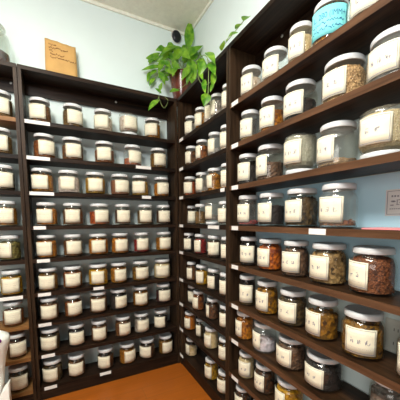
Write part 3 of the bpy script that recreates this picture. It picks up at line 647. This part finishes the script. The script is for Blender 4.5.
# framed paper sign on it
s0, s1 = on_right(386, 190, -.006), on_right(386, 216, -.006); s2 = on_right(418, 190, -.006)
t = thing('paper_sign', 'white paper label with dark border on the blue wall at right edge', 'sign', (-.0035, (s0.y+s2.y)/2, (s0.z+s1.z)/2))
hw, hh = abs(s2.y-s0.y)/2, (s0.z-s1.z)/2
bm = bmesh.new(); box(bm, (-.0012, -hw, -hh), (0, hw, hh)); sh = finish('sheet', bm, WHITE_P, t)
bm = bmesh.new(); rnd = random.Random(9)
def rect(y0_, z0_, y1_, z1_): bm.faces.new([bm.verts.new((-.0018, y, z)) for y, z in ((y0_, z0_), (y1_, z0_), (y1_, z1_), (y0_, z1_))])
e = .005
rect(-hw+e, hh-e-.0015, hw-e, hh-e); rect(-hw+e, -hh+e, hw-e, -hh+e+.0015); rect(-hw+e, -hh+e, -hw+e+.0018, hh-e); rect(hw-e-.0018, -hh+e, hw-e, hh-e)
yy = hw-.018
while yy > -hw+.012: rect(yy, hh*.42, yy-.005, hh*.42+.0045+rnd.uniform(0, .003)); yy -= .0085
yy = hw-.014
while yy > -hw+.012: rect(yy, -hh*.50, yy-.004, -hh*.50+.003); yy -= .0065
for c_ in (.35, -.1, -.5):
    for _ in range(7):
        a, b = c_*hw+rnd.uniform(-.009, .009), rnd.uniform(-.012, .010)
        if rnd.random() < .5: rect(a, b, a+.010, b+.0018)
        else: rect(a, b-.006, a+.002, b+.008)
finish('label_print', bm, INK, sh, recalc=False)

# wall outlet behind the sixth shelf
p0, p1 = on_right(388, 316, -.004), on_right(388, 352, -.004); p2 = on_right(408, 316, -.004)
t = thing('wall_outlet', 'ivory power outlet plate on wall behind sixth shelf, far right', 'outlet', (-.0005, (p0.y+p2.y)/2, (p0.z+p1.z)/2))
bm = bmesh.new(); box(bm, (-.006, -.036, -.058), (0, .036, .058), .002); pl = finish('plate', bm, PLATE, t)
for zz in (.024, -.024):
    bm = bmesh.new(); box(bm, (-.0075, -.017, zz-.014), (-.006, .017, zz+.014), .0005); so = finish('socket', bm, PLATE, t)
    bm = bmesh.new()
    for s in (-.007, .005): box(bm, (-.0079, s, zz-.005), (-.0070, s+.002, zz+.005))
    finish('slots', bm, BLACKPL, so)

# pink card and scraps on the shelves
ya, yb = on_right(362, 229, -DEP+.01).y, on_right(404, 230, -DEP+.01).y
bm = bmesh.new(); box(bm, (-DEP+.006, yb, ZS[3]+TH/2+.0004), (-.07, ya, ZS[3]+TH/2+.0050), .0008)
o = finish('pink_folder', bm, PINK); o['label'] = 'flat pink folder lying on the fourth shelf of near right unit'; o['category'] = 'folder'

# dried flakes spilled on the third shelf of the corner unit
rnd = random.Random(11); bm = bmesh.new()
for _ in range(60):
    yy = rnd.uniform(-.865, -.55); xx = -DEP+rnd.uniform(.002, .012); g = bmesh.ops.create_cube(bm, size=.006)['verts']
    M = Matrix.Translation((xx+.004, yy, ZS[2]+TH/2+.004)) @ Matrix.Rotation(rnd.uniform(0, 3), 4, 'Z') @ Matrix.Rotation(rnd.uniform(0, 1), 4, 'X') @ Matrix.Diagonal((1.3, .8, .4, 1))
    for v in g: v.co = M @ v.co
o = finish('spilled_flakes', bm, HM['amber chips']); o['label'] = 'spilled yellow herb flakes along the third shelf of narrow corner unit'; o['category'] = 'herb flakes'; o['kind'] = 'stuff'

# white bag with purple marks, lower left
EDGE = [(331, 6.5), (334, 9), (338, 10), (343, 9.3), (350, 7.2), (358, 5.8), (370, 5), (380, 4.8), (390, 4), (400, 3.5)]
EP = [on_left(px, py, -.42) for py, px in EDGE]; xc = EP[0].x-.15; zt = EP[0].z+.006
t = thing('plastic_bag', 'white rounded plastic bag with purple marks at the lower left edge', 'bag', (xc, -.42, 0))
bm = bmesh.new()
def rad(z):
    for a, b in zip(EP, EP[1:]):
        if z >= b.z: q = min(1, max(0, (a.z-z)/(a.z-b.z))); return a.x+(b.x-a.x)*q-xc
    return EP[-1].x-xc-.03*(1-z/EP[-1].z)
prof = []
NZ = 26
V = []
for i in range(NZ+1):
    f_ = i/NZ; z = zt*f_; rr = rad(z)
    if f_ > .985: rr *= .8
    ring = []
    for k in range(28):
        a = 2*pi*k/28; wob = 1+.012*noise.noise(Vector((cos(a)*1.6, sin(a)*1.6, z*9)))
        ring.append(bm.verts.new((rr*cos(a)*wob, .55*rr*sin(a)*wob, z)))
    V.append(ring)
for A, B in zip(V, V[1:]):
    for k in range(28): bm.faces.new((A[k], A[(k+1) % 28], B[(k+1) % 28], B[k]))
bm.faces.new(V[-1]); bm.faces.new(list(reversed(V[0])))
for v in bm.verts: v.co.z = max(v.co.z, .0005)
body = finish('bag_body', bm, BAGW, t, True)
bm = bmesh.new()
for pz, pa in ((.93, -1.1), (.30, -1.3), (.62, -1.75), (.45, -1.5)):
    rr = rad(zt*pz)*1.03
    g = bmesh.ops.create_icosphere(bm, subdivisions=2, radius=.011)['verts']
    for v in g: v.co = Vector((v.co.x, v.co.y*.25, v.co.z))+Vector((rr*cos(pa), .55*rr*sin(pa), zt*pz))
for px, py in ((1.0, 337), (1.5, 398)):
    q = on_left(px, py, -.42); k = (q-CAM).normalized(); 
    g = bmesh.ops.create_icosphere(bm, subdivisions=2, radius=.012)['verts']; c_ = q-Vector((xc, -.42, 0)); dx = c_.x
    yy = -.55*math.sqrt(max(0, rad(min(zt, q.z))**2-dx*dx))
    for v in g: v.co = Vector((v.co.x, v.co.y*.25, v.co.z))+Vector((dx, yy, c_.z))
finish('printed_marks', bm, PURPLE, body)
bm = bmesh.new(); F3 = [on_left(px, py, -.50)-Vector((xc, -.42, 0)) for px, py in ((9, 383), (2, 392), (-6, 412), (11, 414), (9.5, 400))]
fr = [bm.verts.new(v) for v in F3]; bk = [bm.verts.new(v+Vector((.0, .05, .0))) for v in F3]
bm.faces.new(fr); bm.faces.new(list(reversed(bk)))
for i in range(5): bm.faces.new((fr[i], bk[i], bk[(i+1) % 5], fr[(i+1) % 5]))
bmesh.ops.bevel(bm, geom=list(bm.edges), offset=.004, segments=2, affect='EDGES')
finish('handle_flap', bm, BAGW, t)

# ------------------------------------------------------------------ plant
LEAFM = {}
def leaf_mat(name, c1, c2):
    m, nt, b = new_mat(name)
    tc = nt.nodes.new('ShaderNodeTexCoord'); n = nt.nodes.new('ShaderNodeTexNoise'); n.inputs['Scale'].default_value = 22
    r = nt.nodes.new('ShaderNodeValToRGB'); r.color_ramp.elements[0].color = (*c1, 1); r.color_ramp.elements[1].color = (*c2, 1)
    r.color_ramp.elements[0].position = .35; r.color_ramp.elements[1].position = .68
    link(nt, tc.outputs['Object'], n.inputs['Vector']); link(nt, n.outputs[0], r.inputs[0]); link(nt, r.outputs[0], b.inputs['Base Color'])
    b.inputs['Roughness'].default_value = .35
    tr = nt.nodes.new('ShaderNodeBsdfTranslucent'); mx = nt.nodes.new('ShaderNodeMixShader'); mx.inputs[0].default_value = .35
    link(nt, r.outputs[0], tr.inputs[0]); out = nt.nodes['Material Output']
    link(nt, b.outputs[0], mx.inputs[1]); link(nt, tr.outputs[0], mx.inputs[2]); link(nt, mx.outputs[0], out.inputs[0])
    return m
LEAF = leaf_mat('glossy_pothos_green', (.07, .26, .012), (.30, .56, .04))
VINE = plain('pale_green_stem', (.26, .36, .12), .5, .4)
POT = plain('red_brown_glazed_clay', (.13, .030, .018), .2, .6, var=.25, scale=16)
SOIL = plain('dark_potting_soil', (.03, .02, .012), .95, .1)
PC = Vector((-.112, -.112, ZTOP+.0004))
t = thing('potted_plant', 'trailing green pothos in a red-brown pot on top of the corner', 'plant', PC)
bm = bmesh.new(); lathe(bm, [(0, .004), (.052, .002), (.058, 0), (.062, .008), (.078, .10), (.090, .175), (.096, .205), (.098, .215), (.094, .218), (.088, .214), (.086, .19), (.084, .185), (0, .185)], 40)
finish('pot', bm, POT, t, True)
bm = bmesh.new(); lathe(bm, [(0, .198), (.05, .197), (.083, .192), (.083, .187), (0, .187)], 24); finish('soil', bm, SOIL, t, True)
leaves = bmesh.new(); stems = bmesh.new()
HANG = -DEP-.03
def hl(px, py, off=0): return on_left(px, py, -DEP-.02-off)-PC
def hg(px, py, off=0): return on_right(px, py, HANG-off)-PC      # hanging just in front of the corner unit
def pt(px, py, dep):      # a point dep metres nearer than the pot's axis
    v = ray(px, py); k = ((PC-CAM).dot(FW)-dep)/v.dot(FW); return CAM+v*k-PC
def leaf(base, tip, width, roll, droop=.15):
    ax = tip-base; L = ax.length; ax.normalize()
    side = ax.cross(-FW); 
    if side.length < .1: side = ax.cross(Vector((0, 0, 1)))
    side.normalize(); side = Matrix.Rotation(roll, 3, ax) @ side; nrm = side.cross(ax)
    shape = [(0, .0), (.06, .42), (.16, .80), (.30, 1.0), (.46, .93), (.62, .74), (.78, .47), (.90, .22), (1, .0)]
    rows = []
    for s, wv in shape:
        row = []
        for q in (-1, -.5, 0, .5, 1):
            back = -.07*abs(q)*(1 if s < .1 else 0)
            c = base+ax*(L*(s+back))+side*(q*wv*width/2)+nrm*(-.0+abs(q)*wv*width*.16-droop*L*(s-.4)**2)
            row.append(leaves.verts.new(c))
        rows.append(row)
    for A, B in zip(rows, rows[1:]):
        for i in range(4): leaves.faces.new((A[i], A[i+1], B[i+1], B[i]))
def vine(pts, r=.0022): 
    P = [Vector(p) for p in pts]; out = []
    for i in range(len(P)-1):
        a, b, c, d = P[max(i-1, 0)], P[i], P[i+1], P[min(i+2, len(P)-1)]
        for s in range(5):
            u = s/5; out.append(.5*((2*b)+(c-a)*u+(2*a-5*b+4*c-d)*u*u+(3*b-a-3*c+d)*u**3))
    out.append(P[-1]); tube(stems, out, r, 5)
rnd = random.Random(21)
root = Vector((0, 0, .195))
# (base px, base py, tip px, tip py, width in metres, how far towards the camera)
LV = [(188, 47, 190.5, 18, .085, .03), (176, 46, 160, 54, .075, .06), (172, 50, 156, 62, .07, .04), (158, 56, 142, 62, .055, .03), (160, 66, 141, 70, .045, .05),
 (168, 44, 177, 52, .06, .02), (182, 52, 172, 45, .07, .08), (186, 58, 203, 45, .10, .10), (196, 50, 184, 62, .10, .08), (200, 52, 214, 57, .07, .07),
 (204, 56, 213, 72, .07, .10), (190, 60, 195, 82, .085, .13), (178, 62, 168, 52, .06, .05), (164, 60, 158, 72, .055, .06),
 (154, 78, 149, 86, .04, .03), (160, 72, 165, 84, .05, .08), (192, 70, 186, 84, .06, .14), (198, 62, 206, 78, .06, .12), (206, 60, 218, 50, .05, .04),
 (220, 50, 224, 40, .05, .0), (226, 40, 236, 30, .035, .3), (222, 50, 224, 40, .035, .3), (236, 28, 243, 22, .03, .3),
 (170, 92, 180, 90, .06, .15), (174, 56, 184, 50, .07, .10),
 (150, 60, 160, 52, .05, .0), (166, 66, 174, 74, .06, .10), (196, 72, 190, 64, .06, .10), (204, 66, 196, 60, .06, .06),
 (170, 58, 164, 46, .06, .0), (192, 48, 198, 56, .06, .03), (208, 52, 205, 64, .05, .06), (160, 58, 168, 64, .05, .0), (152, 68, 158, 66, .04, .0),
 (186, 46, 180, 56, .06, .0), (174, 70, 166, 76, .05, .02), (210, 60, 216, 66, .05, .0), (244, 20, 250, 15, .045, .22), (182, 60, 190, 54, .07, .12), (190, 67, 181, 80, .06, .15), (178, 64, 172, 76, .05, .14), (172, 62, 180, 68, .05, .13), (168, 80, 161, 74, .04, .08), (156, 70, 150, 76, .04, .05), (150, 72, 147, 82, .035, .03), (190, 78, 196, 88, .045, .15), (148, 64, 155, 58, .04, .03), (164, 48, 156, 50, .05, .04), (198, 60, 208, 68, .06, .14), (180, 50, 190, 58, .07, .14), (170, 66, 162, 60, .05, .12), (186, 52, 194, 46, .05, .02), (166, 72, 158, 78, .05, .0)]
for bx, by, tx, ty, wv, dp in LV:
    b = pt(bx, by, dp); e = pt(tx, ty, dp+rnd.uniform(.0, .05))
    if dp > .2: b, e = hg(bx, by), hg(tx, ty, .03)
    leaf(b, e, wv*.92, rnd.uniform(-.7, .7), rnd.uniform(.05, .4))
    if by < 85 and bx < 216:
        m_ = (root+b)*.5+Vector((0, 0, .05)); vine([root+Vector((rnd.uniform(-.04, .04), rnd.uniform(-.04, .04), 0)), m_, b], .0016)
for a_ in ((207, 94, 204, 106, .060), (214, 72, 212, 88, .036), (204, 80, 205, 93, .034), (210, 62, 215, 74, .05), (203, 62, 199, 76, .05), (207, 52, 215, 62, .05), (213, 84, 210, 92, .022), (199, 70, 203, 80, .03)):
    leaf(hg(a_[0], a_[1]), hg(a_[2], a_[3], .02), a_[4], rnd.uniform(-.4, .4), .2)
vine([root, pt(200, 58, .14), hg(206, 56, .02), hg(208.5, 66, .01), hg(208.5, 80), hg(208, 95)], .0026)
vine([hg(208.5, 60), hg(214, 68), hg(214, 74)], .0014); vine([hg(202, 66), hg(198, 76), hg(202, 84), hg(208, 84), hg(213, 78)], .0014)
vine([root, pt(166, 74, .12), hl(161, 88), hl(159, 98), hl(164, 108), hl(168, 101), hl(165, 97)], .0016)
vine([hl(159, 97), hl(156, 102)], .0013)
leaf(hl(158, 100), hl(148, 110, .02), .050, .3); leaf(hl(160, 90), hl(162, 82, .02), .034, -.3); leaf(hl(161, 93), hl(155, 88, .01), .034, .5)
vine([root, pt(190, 66, .14), pt(186, 84, .14), pt(170, 92, .15)], .0015)
vine([root, pt(206, 56, .06), pt(219, 50, .02), hg(228, 40), hg(237, 29), hg(245, 19)], .0018)
finish('foliage', leaves, LEAF, t, True, recalc=False); finish('vines', stems, VINE, t, True)
